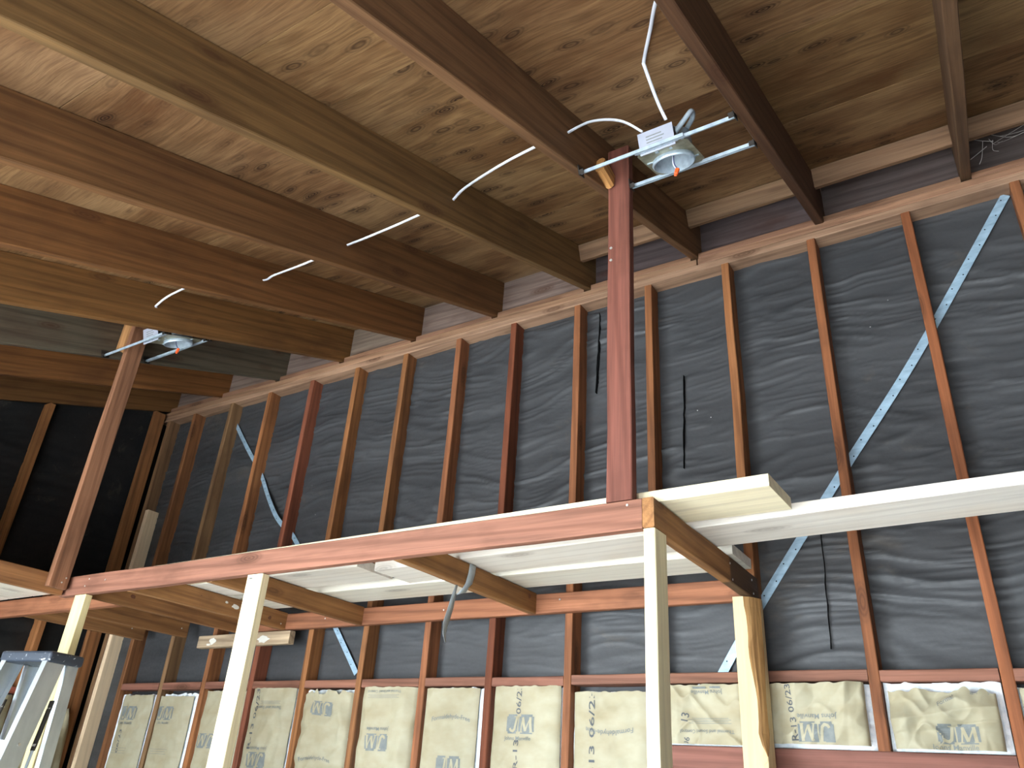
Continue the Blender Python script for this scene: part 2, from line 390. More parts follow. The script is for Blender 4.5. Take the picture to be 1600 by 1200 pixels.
# end wall on the left
stick('corner_stud', (-5.640, -5.602), (-.112, -.024), (.04, zbot(-.112) - .002), jit(BRN), wall_left, seg=6)
for k, y in enumerate([-.447, -.856, -1.262, -1.669, -2.075, -2.482, -2.888, -3.295, -3.7, -4.1, -4.5]):
    stick('stud', (X0 + .002, -5.601), (y, y + .038), (.04, zbot(y) - .002), jit(lin(150, 100, 58), .1), wall_left, seg=5)
for a, b in ((-.408, -.113), (-.817, -.448), (-1.223, -.857)):
    stick('fire_block', (X0 + .002, -5.603), (a, b), (1.845, 1.885), jit(lin(152, 84, 66)), wall_left, seg=2)
stick('sole_plate', (X0 + .002, -5.601), (Y0, -.03), (0, .038), BRN, wall_left)

# ------------------------------------------------------------------ the roof: rafters, decking, blocking
ceiling = tag(put(bpy.data.objects.new('ceiling', None), Matrix.Identity(4)), 'sloping open roof of dark rafters and knotty plywood decking', kind='structure')
XR = [-0.1164 - .6096 * i for i in range(-2, 10)]            # right face of each rafter
def xr(i): return -0.1164 - .6096 * i
RT = {-2: BRN, -1: BRN, 0: lin(98, 72, 50), 1: lin(88, 60, 40), 2: lin(116, 84, 56), 3: lin(112, 84, 50), 4: lin(108, 74, 43), 5: lin(112, 74, 40), 6: lin(116, 80, 42), 7: lin(86, 78, 64), 8: lin(112, 72, 36), 9: lin(104, 70, 36)}
for i in range(-2, 10):
    dz = -.016 if i == 1 else 0
    a = Vector((xr(i) - .02, .13, zbot(.13) + dz)) + nvec * .1165; b = Vector((xr(i) - .02, Y0 + .02, zbot(Y0 + .02) + dz)) + nvec * .1165
    timber('rafter', b, a, .040, .233, RT[i], ceiling, nvec, seg=10, bow=.002)
def panel(x0, x1, ya, yb, tint, th=.016):
    a, b = Vector((0, ya, zbot(ya) + DV)), Vector((0, yb, zbot(yb) + DV)); L = (b - a).length; c = (a + b) / 2 + nvec * (th / 2 + .0005); c.x = (x0 + x1) / 2
    V, F = [], []; w = x1 - x0; box_geo(-w / 2, w / 2, -L / 2 + .0022, L / 2 - .0022, -th / 2, th / 2, V, F)
    mesh_obj('deck_panel', V, F, PLY, ceiling, frame((1, 0, 0), nvec, c), color=tint)
for (xa, xb, seams) in ((xr(1) - .02, 1.45, (-4.9, -3.6, -2.4, -1.25, -.66, .2)), (xr(2) - .02, xr(1) - .021, (-4.9, -3.7, -2.5, -1.1, .2)), (xr(3) - .02, xr(2) - .021, (-4.9, -3.1, -2.26, -1.915, -1.66, -.62, .2)),
                        (xr(4) - .02, xr(3) - .021, (-4.9, -3.6, -2.45, -1.3, .2)), (xr(6) - .02, xr(4) - .021, (-4.9, -3.9, -2.7, -1.5, -.4, .2)), (X0 - .12, xr(6) - .021, (-4.9, -3.6, -2.4, -1.2, .2))):
    for a, b in zip(seams[:-1], seams[1:]):
        k = random.uniform(.9, 1.06); panel(xa, xb, a, b, (k, k * random.uniform(.93, .98), k * random.uniform(.82, .9), 1))
a, b = Vector((0, -5.0, zbot(-5.0) + DV)), Vector((0, .25, zbot(.25) + DV)); c = (a + b) / 2 + nvec * .03; c.x = (X0 + X1) / 2
V, F = [], []; box_geo(-3.75, 3.75, -(b - a).length / 2, (b - a).length / 2, -.008, .008, V, F)
mesh_obj('light_block_sheet', V, F, TEAR, ceiling, frame((1, 0, 0), nvec, c))  # unseen sheet added over the deck so no daylight leaks through its seams
for i in range(-2, 9):
    a, b = xr(i + 1) + .001, xr(i) - .041
    b = min(b, X1 - .002); a = max(a, X0 + .05)
    if b - a < .05: continue
    stick('plate_block', (a, b), (.004, .088), (3.9495, 3.984), jit(lin(128, 94, 72)), ceiling, seg=2)
    if i <= 2:
        stick('end_blocking', (a, b), (.062, .098), (3.985, zbot(.06) + DV - .002), jit(lin(80, 70, 68)), ceiling, seg=2)
        c = Vector((0, -.137, 4.105)) + svec * .019
        timber('nailer', (a, c.y, c.z), (b, c.y, c.z), .036, .092, jit(lin(126, 98, 74)), ceiling, nvec, seg=3)
    else:
        stick('end_blocking', (a, b), (.048, .086), (3.985, zbot(.048) + DV - .002), jit(lin(116, 100, 90)), ceiling, seg=2)

# ------------------------------------------------------------------ the loft frame
B, T = 2.223, 2.317
loft = root('loft_frame', (-2.8, -.5, B), 'red-brown timber loft frame with cross joists hung under the rafters', 'loft frame')
PINK = lin(138, 94, 76); JOI = lin(148, 104, 64); ORL = lin(150, 98, 70)
tag(stick('front_beam', (-4.35, -1.2125), (-1.034, -.996), (B, T), PINK, loft, seg=8, bow=.002), 'red-brown front beam')
stick('ledger', (-4.16, -1.2125), (-.038, -.001), (B + .001, T - .006), ORL, loft, seg=8)
JX = [(-1.173, -1.034, -.001), (-2.173, -.995, -.039), (-3.227, -.995, -.039), (-3.80, -.995, -.039), (-4.175, -.995, -.039), (-4.71, -.761, -.002), (-5.15, -.761, -.002)]
joists = []
for x, ya, yb in JX:
    joists.append(stick('joist', (x - .038, x), (ya, yb), (B, T - .001), jit(JOI, .05), loft, OLD if joists else STAINED, seg=4))
stick('cross_beam', (-5.598, -4.214), (-.80, -.762), (B, T), ORL, loft, seg=4)
stick('side_beam', (-4.334, -4.296), (-4.0, -1.05), (B, T), lin(150, 104, 66), loft, seg=6)
stick('joist', (-5.598, -4.335), (-2.06, -2.022), (B, T - .001), ORL, loft, seg=3)
stick('joist', (-5.598, -4.335), (-3.4, -3.362), (B, T - .001), ORL, loft, seg=3)

def nail(par, loc, nrm, r=.004):
    V, F = [], []; z = Vector(nrm).normalized(); x = z.orthogonal().normalized(); y = z.cross(x); L = Vector(loc)
    for h in (-.003, .0016):
        for k in range(7): V.append(L + z * h + x * r * math.cos(k * 2 * math.pi / 7) + y * r * math.sin(k * 2 * math.pi / 7))
    F = [(k, (k + 1) % 7, 7 + (k + 1) % 7, 7 + k) for k in range(7)] + [tuple(range(6, -1, -1)), tuple(range(7, 14))]
    mesh_obj('nail_head', V, F, NAIL, par)
def blob(name, par, c, ax, ay, rx, ry, mat, th=.0015):
    """thin irregular dab of paint lying on a face; ax, ay span the face"""
    c = Vector(c); ax = Vector(ax); ay = Vector(ay); nz = ax.cross(ay); V = [c + nz * th]; n = 14
    for k in range(n):
        a = 2 * math.pi * k / n; r = random.uniform(.7, 1.15); V.append(c + nz * th * .6 + ax * rx * r * math.cos(a) + ay * ry * r * math.sin(a))
    V += [v - nz * (th + .001) for v in V[1:]]
    F = [(0, 1 + k, 1 + (k + 1) % n) for k in range(n)] + [(1 + (k + 1) % n, 1 + k, 1 + n + k, 1 + n + (k + 1) % n) for k in range(n)]
    mesh_obj(name, V, F, mat, par)
fb = [o for o in loft.children if o.name.startswith('front_beam')][0]; lg = [o for o in loft.children if o.name.startswith('ledger')][0]
for x, z in ((-4.12, 2.295), (-4.14, 2.262), (-3.98, 2.28), (-1.26, 2.30)): nail(fb, (x, -1.0345, z), (0, -1, 0))
for x, z in ((-3.5, 2.27), (-2.7, 2.27), (-2.05, 2.28)): nail(lg, (x, -.0385, z), (0, -1, 0))
for y, z in ((-.34, 2.29), (-.32, 2.235), (-.08, 2.29), (-.07, 2.24)): nail(joists[0], (-1.1725, y, z), (1, 0, 0))
nail(joists[3], (-3.7995, -.075, 2.25), (1, 0, 0)); nail(joists[6], (-5.1495, -.1, 2.28), (1, 0, 0)); nail(joists[5], (-4.7095, -.05, 2.27), (1, 0, 0))
blob('paint_spot', joists[3], (-3.7995, -.40, 2.275), (0, 1, 0), (0, 0, 1), .024, .014, PAINT); blob('paint_spot', joists[3], (-3.7995, -.46, 2.285), (0, 1, 0), (0, 0, 1), .009, .006, PAINT)
for j, y, z in ((3, -.16, 2.265), (3, -.62, 2.285), (1, -.10, 2.29), (0, -.42, 2.29), (0, -.36, 2.25), (4, -.75, 2.275)):
    x = JX[j][0]; blob('knot', joists[j], (x, y, z), (0, 1, 0), (0, 0, 1), .013, .011, plain('knot_wood', lin(104, 62, 40), 0.7) if 'knot_wood' not in bpy.data.materials else bpy.data.materials['knot_wood'], .0008)

# hanger posts that carry the loft from the rafters
h = root('hanger_post', (-1.289, -1.015, T), 'dark red upright post standing on the beam end, nailed to a rafter beside the light', 'post', 'posts hanging the loft from the rafters')
pt = stick('post', (-1.333, -1.245), (-1.034, -.996), (T + .001, 3.78), lin(116, 70, 58), h, seg=6)
timber('spacer_block', (-1.318, -1.13, 3.63), (-1.318, -1.04, 3.615), .034, .075, lin(196, 142, 84), h, (0, .1, 1), seg=2, ch=.01)
for z in (3.30, 3.245): nail(pt, (-1.318, -1.0345, z), (0, -1, 0), .0055)
h = root('hanger_post', (-4.276, -1.10, B), 'slanting-looking brown post at the far left corner of the loft, beside the dark end wall', 'post', 'posts hanging the loft from the rafters')
pt = stick('post', (-4.295, -4.257), (-1.148, -1.055), (2.247, 3.86), lin(140, 98, 72), h, seg=6)
stick('spacer_block', (-4.382, -4.297), (-1.15, -1.10), (3.60, 3.83), lin(186, 136, 88), h, seg=2)
for y, z in ((-1.09, 2.275), (-1.075, 2.30)): nail(pt, (-4.2565, y, z), (1, 0, 0))

# new pale props under the loft
def prop(label, X, Y, Z, tint, mat=PINE, **k):
    o = stick('support_post', X, Y, Z, tint, None, mat, **k); return tag(o, label, 'post', 'new props under the loft')
CRM = lin(232, 218, 180)
pA = prop('pale pine post under the near right corner of the loft, round knot at top', (-1.211, -1.173), (-1.03, -.941), (0, B - .002), CRM, seg=8)
blob('knot', pA, (-1.192, -1.0305, 2.192), (1, 0, 0), (0, 0, 1), .016, .018, plain('pale_knot', lin(222, 194, 146), 0.7), .001)
pB = prop('pale pine post propping the middle of the front beam, tall and unobstructed', (-2.955, -2.864), (-1.034, -.996), (0, B - .002), CRM, seg=8)
blob('pencil_mark', pB, (-2.93, -1.0345, 2.205), (1, 0, 0), (0, 0, 1), .012, .0025, INKD, .0006)
pC = prop('short-looking pale post at the left end of the beam, behind the step ladder top', (-4.204, -4.112), (-1.034, -.996), (0, B - .002), lin(228, 212, 160), seg=8)

def waney_post():
    """prop with a natural bark edge down its right front corner"""
    n = 60; H = B - .004; x0, x1, y0, y1 = -1.238, -1.150, -.128, -.040; ring, bark = [], []
    for k in range(n + 1):
        z = H * k / n; wav = float(.006 * math.sin(z * 9 + 1) + .004 * math.sin(z * 23) + random.uniform(-.0015, .0015))
        cut = .030 + .010 * (z - 1.7) / .5 + wav if z > 1.72 else max(.0012, (.030 + wav) * max(0, 1 - (1.72 - z) / .05))
        ring.append([(x0, y0, z), (x1 - cut, y0, z), (x1, y0 + cut * 1.35, z), (x1, y1, z), (x0, y1, z)])
        bark.append([(x1 - cut + .0005, y0 + .0004, z), (x1 - cut * .62, y0 + cut * .32 - .004 + random.uniform(-.002, .002), z), (x1 - cut * .25, y0 + cut * .85 - .004 + random.uniform(-.002, .002), z), (x1 + .0006, y0 + cut * 1.35, z)])
    M = Matrix(((0, 0, 1, 0), (0, 1, 0, 0), (-1, 0, 0, 0), (0, 0, 0, 1))); Mi = M.inverted(); c = Vector((-1.194, -.084, 1.1)); MM = M.copy(); MM.translation = c
    def go(rows, closed, name, mat, par, col):
        m = len(rows[0]); V = [Mi @ (Vector(v) - c) for r_ in rows for v in r_]; F = []
        for k in range(len(rows) - 1):
            for j in range(m if closed else m - 1):
                a, b_ = k * m + j, k * m + (j + 1) % m; F.append((a, b_, b_ + m, a + m))
        if closed: F += [tuple(range(m - 1, -1, -1)), tuple((len(rows) - 1) * m + j for j in range(m))]
        return mesh_obj(name, V, F, mat, par, MM if par is None else Matrix.Identity(4), False, par is not None, color=col)
    o = go(ring, True, 'support_post', PINE, None, lin(214, 190, 146))
    i0 = next(k for k in range(n) if bark[k][0][2] > 1.66)
    go(bark[i0:], False, 'bark_edge', BARK, o, lin(176, 134, 84))
    return tag(o, 'short prop with ragged bark edge beneath the joist end near the wall', 'post', 'new props under the loft')
pD = waney_post()
blob('knot', pD, (-1.166, -.1285, 1.655), (1, 0, 0), (0, 0, 1), .013, .014, bpy.data.materials['pale_knot'], .002)

# loose planks lying on the joists
def plank(label, a, b, w, tint, th=.038, z=T):
    a = Vector((a[0], a[1], z + th / 2 + .0024)); b = Vector((b[0], b[1], z + th / 2 + .0024))
    o = timber('plank', a, b, w, th, tint, None, (0, 0, 1), PINE, seg=6, ch=.002)
    return tag(o, label, 'plank', 'loose planks on the loft')
PL = lin(228, 222, 212)
plank('front pale plank on the loft, its sawn end overhanging past the corner joist', (-3.91, -.812), (-.839, -.8725), .225, lin(232, 220, 188))
plank('long pale plank running out over the wall to the right edge', (-2.655, -.492), (1.05, -.696), .232, PL)
plank('pale plank in the middle row at the left end of the loft', (-3.95, -.575), (-2.685, -.575), .235, PL)
plank('rear pale plank nearest the wall, over the ledger', (-3.95, -.243), (-1.155, -.243), .225, lin(224, 220, 206))
plank('whitish plank along the side loft, next to the side beam', (-4.66, -3.9), (-4.66, -.815), .25, lin(236, 232, 220))
plank('whitish plank along the side loft, one in from the side beam', (-4.922, -3.9), (-4.922, -.815), .25, lin(236, 230, 216))
plank('whitish plank in the middle of the side loft', (-5.184, -3.9), (-5.184, -.815), .25, lin(232, 228, 214))
plank('whitish plank of the side loft, nearest the end wall', (-5.446, -3.9), (-5.446, -.815), .25, lin(236, 230, 216))

# scrap block nailed across two studs
bk = tag(stick('scrap_block', (-4.535, -3.752), (-.039, -.001), (2.148, 2.219), lin(178, 156, 128), None, OLD, seg=3), 'short weathered wood block with white paint dabs, nailed across the studs', 'wood block')
for x, z, rx, ry in ((-4.40, 2.185, .03, .02), (-4.43, 2.165, .02, .008), (-3.96, 2.18, .05, .024)): blob('paint_spot', bk, (x, -.0395, z), (1, 0, 0), (0, 0, 1), rx, ry, PAINT)

# ------------------------------------------------------------------ steel bracing straps
def strap(name, pts, w, label, holes):
    P = smooth_path(pts, 6); V, F = [], []
    for i, p in enumerate(P):
        d = (P[min(i + 1, len(P) - 1)] - P[max(i - 1, 0)]).normalized(); s = d.cross(Vector((0, 1, 0))).normalized(); nn = s.cross(d).normalized()
        if nn.y > 0: nn = -nn
        for sx, h in ((-1, 0), (-.15, .0012), (.15, .0012), (1, 0), (1, -.0012), (-1, -.0012)): V.append(p + s * sx * w / 2 + nn * h)
    for i in range(len(P) - 1):
        for j in range(6):
            a, b = i * 6 + j, i * 6 + (j + 1) % 6; F.append((a, b, b + 6, a + 6))
    F += [tuple(range(5, -1, -1)), tuple((len(P) - 1) * 6 + j for j in range(6))]
    r = root(name, P[-1], label, 'strap', 'steel wall bracing')
    band = mesh_obj('steel_band', V, F, STRAP, r)
    L = sum((P[i + 1] - P[i]).length for i in range(len(P) - 1)); HV, HF = [], []; s0 = 0; nxt = .03
    for i in range(len(P) - 1):
        seg = (P[i + 1] - P[i]); l = seg.length
        while nxt < s0 + l:
            q = P[i] + seg * ((nxt - s0) / l); d = seg.normalized(); s = d.cross(Vector((0, 1, 0))).normalized(); c = q + Vector((0, -.0022, 0)) + s * (w * .16 * (1 if int(nxt / holes) % 2 else -1)); m = len(HV)
            for k in range(6): HV.append(c + Vector((math.cos(k * math.pi / 3), 0, math.sin(k * math.pi / 3))) * .0032)
            HF.append(tuple(m + k for k in range(6))); nxt += holes
        s0 += l
    tag(mesh_obj('nail_holes', HV, HF, TEAR, band), kind='stuff')
    return r
strap('bracing_strap', [(-.012, .0715, 3.868), (-.47, .0715, 3.19), (-.83, .0715, 2.715), (-1.197, .0715, 2.215), (-1.375, .0715, 1.95)], .036, 'straight perforated steel strap slanting across the tar paper at right', .075)
strap('bracing_strap', [(-4.865, .0715, 3.755), (-4.66, .0715, 3.52), (-4.455, .070, 3.30), (-4.30, .055, 3.10), (-4.175, .045, 2.955), (-4.075, .060, 2.86), (-3.97, .0715, 2.77), (-3.53, .0715, 2.25), (-3.32, .0715, 2.0)], .030, 'bowed perforated steel strap slanting behind the studs at far left', .075)

# ------------------------------------------------------------------ insulation batts
_fc = {}
def text2d(s):
    """flat triangulated glyph outlines of s, left edge at 0, cap height about 1"""
    if s in _fc: return _fc[s]
    cu = bpy.data.curves.new('t', 'FONT'); cu.body = s; cu.size = 1.4; cu.resolution_u = 2; cu.fill_mode = 'FRONT'; cu.offset = 0.012
    o = bpy.data.objects.new('t', cu); COL.objects.link(o); dg = bpy.context.evaluated_depsgraph_get(); me = bpy.data.meshes.new_from_object(o.evaluated_get(dg))
    V = np.array([v.co[:2] for v in me.vertices]); F = [tuple(p.vertices) for p in me.polygons]
    bpy.data.objects.remove(o); bpy.data.curves.remove(cu); bpy.data.meshes.remove(me)
    V[:, 0] -= V[:, 0].min(); _fc[s] = (V, F); return _fc[s]

class Batt:
    def __init__(self, label, wx, z0, z1, M, wl=.006, wr=.006, wt=.006, wb=0.0, rum=.4, seed=0, bul=.012, ragged=.006, fold=None, name='insulation_batt'):
        """wx: bay width; local x across, local -y to the room, z up from the batt's foot"""
        self.r = root(name, None, label, 'insulation', 'insulation batts between the studs', M=M)
        self.w, self.z0, self.z1 = wx, z0, z1; H = z1 - z0
        small = H < .4; nx, nz = (84, 60) if small else (48, 150); self.nx, self.nz = nx, nz
        nz = self.nz
        xs = np.linspace(-wx / 2 + wl, wx / 2 - wr, nx); zs = np.linspace(wb, H - wt, nz); self.xs, self.zs = xs, zs
        Xg, Zg = np.meshgrid(xs, zs, indexing='ij')
        e = np.minimum(1, np.minimum(Xg - xs[0], xs[-1] - Xg) / .05); e = np.sqrt(np.clip(e, 0, 1))
        q = .4 * (vnoise(Xg * 6, Zg * 6, seed + 9) - .5)
        rg = np.random.RandomState(seed); c1 = 0 * Xg                # creased paper: folded ramps in random directions
        for k in range(6):
            an = rg.uniform(0, math.pi); lam = rg.uniform(.07, .2); pp = (Xg * math.cos(an) + Zg * math.sin(an) + .02 * q) / lam + rg.rand()
            c1 = c1 + np.abs((pp % 1) * 2 - 1) * np.clip(2.5 * (vnoise(Xg * 7 + k * 3, Zg * 7 + k, seed + 20 + k) - .35), 0, 1) * .55; c2 = ridge(vnoise((Xg + Zg) * 12 + q * 4, (Zg - Xg) * 10, seed + 2)) ** 2; c3 = vnoise(Xg * 28, Zg * 24, seed + 3)
        h = bul * e + rum * (.022 * c1 + .012 * c2 * (.3 + vnoise(Xg * 5, Zg * 5, seed + 4)) + .003 * c3) * (.35 + .65 * e)
        if fold:
            zf, dep = fold; zl = zf + .02 * np.sin(Xg * 9) - z0; h += dep * np.clip(1 - np.abs(Zg - zl - .035) / .05, 0, 1) * (Zg > zl - .006)
        self.h = h
        Zt = Zg.copy(); rag = ragged * (vnoise(xs * 40, xs * 0 + seed, seed + 6) - .3); k = np.clip((Zg - (H - wt - .04)) / .04, 0, 1); Zt += k * rag[:, None]
        side = .004 * (vnoise(Zg * 9, Zg * 0 + seed, seed + 7) - .5); Xt = Xg + side * np.sign(Xg)
        P = np.stack([Xt, -h, Zt], -1).reshape(-1, 3); idx = np.arange(nx * nz).reshape(nx, nz)
        Fq = np.stack([idx[:-1, :-1], idx[1:, :-1], idx[1:, 1:], idx[:-1, 1:]], -1).reshape(-1, 4)
        self.kraft = mesh_obj('kraft_facing', P.tolist(), Fq.tolist(), KRAFT, self.r, Matrix.Identity(4), True, True)
        # fluffy body: fills the bay behind the facing, its ragged edges showing round the paper
        n1, n2 = 26, 70; V, F = [], []
        ux = np.linspace(-wx / 2 + .001, wx / 2 - .001, n1); uz = np.linspace(0, H, n2)
        A, Bz = np.meshgrid(ux, uz, indexing='ij')
        dpt = .004 + .006 * vnoise(A * 60, Bz * 60, seed + 12)
        edge = np.clip(np.minimum(A - ux[0], ux[-1] - A) / .02, 0, 1)
        yy = dpt + .012 * (1 - edge); zz = Bz + (Bz > H - .001) * 0.012 * (vnoise(A * 55, A * 0 + seed, seed + 13) - .7)
        P = np.stack([A, yy, zz], -1).reshape(-1, 3).tolist(); id2 = np.arange(n1 * n2).reshape(n1, n2)
        Fq = np.stack([id2[:-1, :-1], id2[1:, :-1], id2[1:, 1:], id2[:-1, 1:]], -1).reshape(-1, 4).tolist()
        ring = list(id2[:, 0]) + list(id2[-1, 1:]) + list(id2[-2::-1, -1]) + list(id2[0, -2:0:-1]); m = len(P)
        P += [[P[i][0], .076, P[i][2]] for i in ring]
        for k in range(len(ring)): k2 = (k + 1) % len(ring); Fq.append([int(ring[k2]), int(ring[k]), m + k, m + k2])
        Fq.append([m + k for k in range(len(ring))])
        mesh_obj('fibre_body', P, Fq, FIBRE, self.r, Matrix.Identity(4), False, True)
    def depth(self, x, z):
        i = np.clip((x - self.xs[0]) / (self.xs[1] - self.xs[0]), 0, self.nx - 1.001); j = np.clip((z - self.zs[0]) / (self.zs[1] - self.zs[0]), 0, self.nz - 1.001)
        a = i.astype(int); b = j.astype(int); fx = i - a; fz = j - b; h = self.h
        return (h[a, b] * (1 - fx) + h[a + 1, b] * fx) * (1 - fz) + (h[a, b + 1] * (1 - fx) + h[a + 1, b + 1] * fx) * fz
    def lay(self, name, V2, F2, cx, cz, rot, mat, off=.0016):
        """print a flat 2d mesh on the facing; cx from the batt's centre line, cz world height, rot in degrees"""
        a = math.radians(rot); x = cx + V2[:, 0] * math.cos(a) - V2[:, 1] * math.sin(a); z = cz - self.z0 + V2[:, 0] * math.sin(a) + V2[:, 1] * math.cos(a)
        ok = (x > self.xs[0]) & (x < self.xs[-1]) & (z > self.zs[0]) & (z < self.zs[-1])
        F2 = [f for f in F2 if all(ok[i] for i in f)]
        if not F2: return
        used = sorted({i for f in F2 for i in f}); mp = {i: k for k, i in enumerate(used)}
        y = -self.depth(x, z) - off
        o = mesh_obj(name, [(x[i], y[i], z[i]) for i in used], [tuple(mp[i] for i in f) for f in F2], mat, self.kraft, Matrix.Identity(4), False, True)
        if name in ('lettering', 'small_print'): o['kind'] = 'stuff'
    def text(self, s, cx, cz, width, rot=0, mat=None, arc=0.0, high=None, name='lettering'):
        V, F = text2d(s); V = V.copy(); wd = V[:, 0].max(); k = width / wd; ky = (high or k)
        V[:, 0] = (V[:, 0] - wd / 2) * k; V[:, 1] = (V[:, 1] - .5) * ky
        if arc: V[:, 1] += arc * (1 - (V[:, 0] / (width / 2)) ** 2) - arc * .5
        self.lay(name, V, F, cx, cz, rot, mat or INK)
    def logo(self, cx, cz, w=.135, hgt=.078, rot=0):
        def rect(x0, x1, y0, y1, nx=9, ny=9, cut=0):
            g = [(x0 + (x1 - x0) * i / nx, y0 + (y1 - y0) * j / ny) for i in range(nx + 1) for j in range(ny + 1)]
            f = [(i * (ny + 1) + j, (i + 1) * (ny + 1) + j, (i + 1) * (ny + 1) + j + 1, i * (ny + 1) + j + 1) for i in range(nx) for j in range(ny)]
            f = [q for q in f if q not in (f[0], f[ny - 1], f[-1], f[-ny])]
            return np.array(g), f
        Va, Fa = rect(-w / 2, -w * .09, -hgt / 2, hgt / 2); self.lay('logo_tile', Va, Fa, cx, cz, rot, INK, .0014)
        Va, Fa = rect(-w * .05, w / 2, -hgt / 2, hgt / 2); self.lay('logo_tile', Va, Fa, cx, cz, rot, INK, .0014)
        def strip(pts, wd):
            V, F = [], []; n = 5; pp = []
            for a, b in zip(pts[:-1], pts[1:]): pp += [(a[0] + (b[0] - a[0]) * k / n, a[1] + (b[1] - a[1]) * k / n) for k in range(n)]
            pp.append(pts[-1])
            for k, p in enumerate(pp):
                q0, q1 = pp[max(k - 1, 0)], pp[min(k + 1, len(pp) - 1)]; d = np.array(q1) - np.array(q0); d = d / np.linalg.norm(d); m = np.array((-d[1], d[0])) * wd / 2
                V += [np.array(p) + m, np.array(p) - m]
            F = [(2 * k, 2 * k + 1, 2 * k + 3, 2 * k + 2) for k in range(len(pp) - 1)]
            return np.array(V), F
        u, v = w, hgt
        for pts, wd in (([(-.13 * u, .36 * v), (-.165 * u, -.05 * v), (-.185 * u, -.27 * v), (-.25 * u, -.38 * v), (-.34 * u, -.33 * v), (-.37 * u, -.22 * v)], .075 * u), ([(-.235 * u, .38 * v), (-.07 * u, .38 * v)], .028 * u),
                        ([(.045 * u, -.42 * v), (.105 * u, .36 * v)], .042 * u), ([(.10 * u, .34 * v), (.205 * u, -.36 * v)], .085 * u), ([(.205 * u, -.36 * v), (.375 * u, .34 * v)], .042 * u), ([(.37 * u, .36 * v), (.40 * u, -.40 * v)], .085 * u),
                        ([(.0 * u, -.41 * v), (.10 * u, -.41 * v)], .026 * u), ([(.34 * u, -.41 * v), (.47 * u, -.41 * v)], .026 * u)):
            V, F = strip(pts, wd); self.lay('logo_letter', V, F, cx, cz, rot, KRAFT, .0024)
    def rules(self, cx, cz, width, n=3, gap=.007, rot=0, th=.0016):
        for k in range(n):
            w = width * (1 - .12 * (k % 2)); V = np.array([(-w / 2 + w * i / 12, y) for i in range(13) for y in (-th / 2, th / 2)]); F = [(2 * i, 2 * i + 2, 2 * i + 3, 2 * i + 1) for i in range(12)]
            self.lay('small_print', V, F, cx, cz + k * gap, rot, INK)

def bay(i, z0, z1, label, **k):
    """bay to the left of stud i"""
    a, b = STUD_X[i + 1] + .038, STUD_X[i]; bt = Batt(label, b - a - .004, z0, z1, Matrix.Translation(((a + b) / 2, .016, z0)), seed=100 + i * 17, **k); bt.cx = (a + b) / 2
    return bt
L0 = .05
def P_(bt, x): return x - bt.cx
b = bay(1, L0, 1.905, 'sliver of brown insulation batt beyond the last stud at right')
b = bay(2, HEADER_TOP + .002, 1.921, 'crumpled kraft batt with folded middle and white fibre along its top', wl=.016, wr=.020, wt=.036, wb=.006, ragged=.028, rum=1.25, fold=(1.785, .026))
b.logo(P_(b, -.560), 1.757, .125, .06); b.text('Johns Manville', P_(b, -.575), 1.718, .135); b.text('Formaldehyde-Free', P_(b, -.53), 1.872, .16, 14, arc=.012)
b = bay(3, HEADER_TOP + .002, 1.921, 'small wrinkled batt with upside-down logo right of the bark-edged prop', wl=.004, wr=.018, wt=.003, wb=.012, rum=1.1)
b.logo(P_(b, -1.005), 1.752, .125, .075, 180); b.text('Johns Manville', P_(b, -.997), 1.806, .14, 180); b.text('R-13 06/23', P_(b, -1.085), 1.82, .19, 94, INKD, high=.022)
b = bay(4, HEADER_TOP + .002, 1.921, 'small wrinkled batt with upside-down small print left of the bark-edged prop', wl=.022, wr=.006, wt=.006, wb=.002, rum=1.0)
b.logo(P_(b, -1.40), 1.935, .125, .065, 180); b.text('Johns Manville', P_(b, -1.40), 1.889, .125, 180); b.rules(P_(b, -1.39), 1.778, .165, 4, .006, 180); b.text('Thermal and Sound Control', P_(b, -1.405), 1.749, .21, 180); b.text('13', P_(b, -1.49), 1.80, .03, 80, INKD); b.text('06', P_(b, -1.49), 1.715, .03, 80, INKD)
b = bay(5, L0, 1.898, 'batt with upside-down arched lettering left of the corner post', wl=.014, wr=.01, wt=.004, rum=.42)
b.text('Formaldehyde-Free', P_(b, -1.82), 1.743, .215, 180, arc=.014); b.text('R-13 06/23', P_(b, -1.897), 1.72, .36, 90, INKD, high=.026)
b = bay(6, L0, 1.921, 'batt with upright logo and a date stencilled down it', wl=.014, wr=.012, wt=.002, rum=.42)
b.logo(P_(b, -2.245), 1.765, .135, .078); b.text('Johns Manville', P_(b, -2.258), 1.709, .132); b.text('R-13', P_(b, -2.262), 1.645, .115, 90, INKD, high=.024); b.text('06/23', P_(b, -2.258), 1.865, .12, 90, INKD, high=.024)
b = bay(7, L0, 1.919, 'smooth batt with arched lettering above a low upright logo', wl=.008, wr=.030, wt=.004, rum=.3)
b.text('Formaldehyde-Free', P_(b, -2.625), 1.787, .215, 0, arc=.014); b.logo(P_(b, -2.617), 1.588, .137, .08); b.text('Johns Manville', P_(b, -2.63), 1.532, .132)
b = bay(8, L0, 1.923, 'puffy batt with three lines of upside-down print and logo in one column', wl=.020, wr=.004, wt=.002, rum=.5, bul=.024)
b.text('Thermal and Sound Control', P_(b, -3.028), 1.90, .21, 180); b.rules(P_(b, -3.03), 1.872, .20, 3, .006, 180); b.text('Johns Manville', P_(b, -3.042), 1.730, .137, 180); b.logo(P_(b, -3.044), 1.672, .145, .075, 180)
b = bay(9, L0, 1.915, 'batt with torn crumpled top and tilted upside-down logo', wl=.022, wr=.008, wt=.022, rum=.8, bul=.02, ragged=.03)
b.logo(P_(b, -3.432), 1.82, .15, .066, 176); b.text('Formaldehyde-Free', P_(b, -3.432), 1.588, .20, 0, arc=.012)
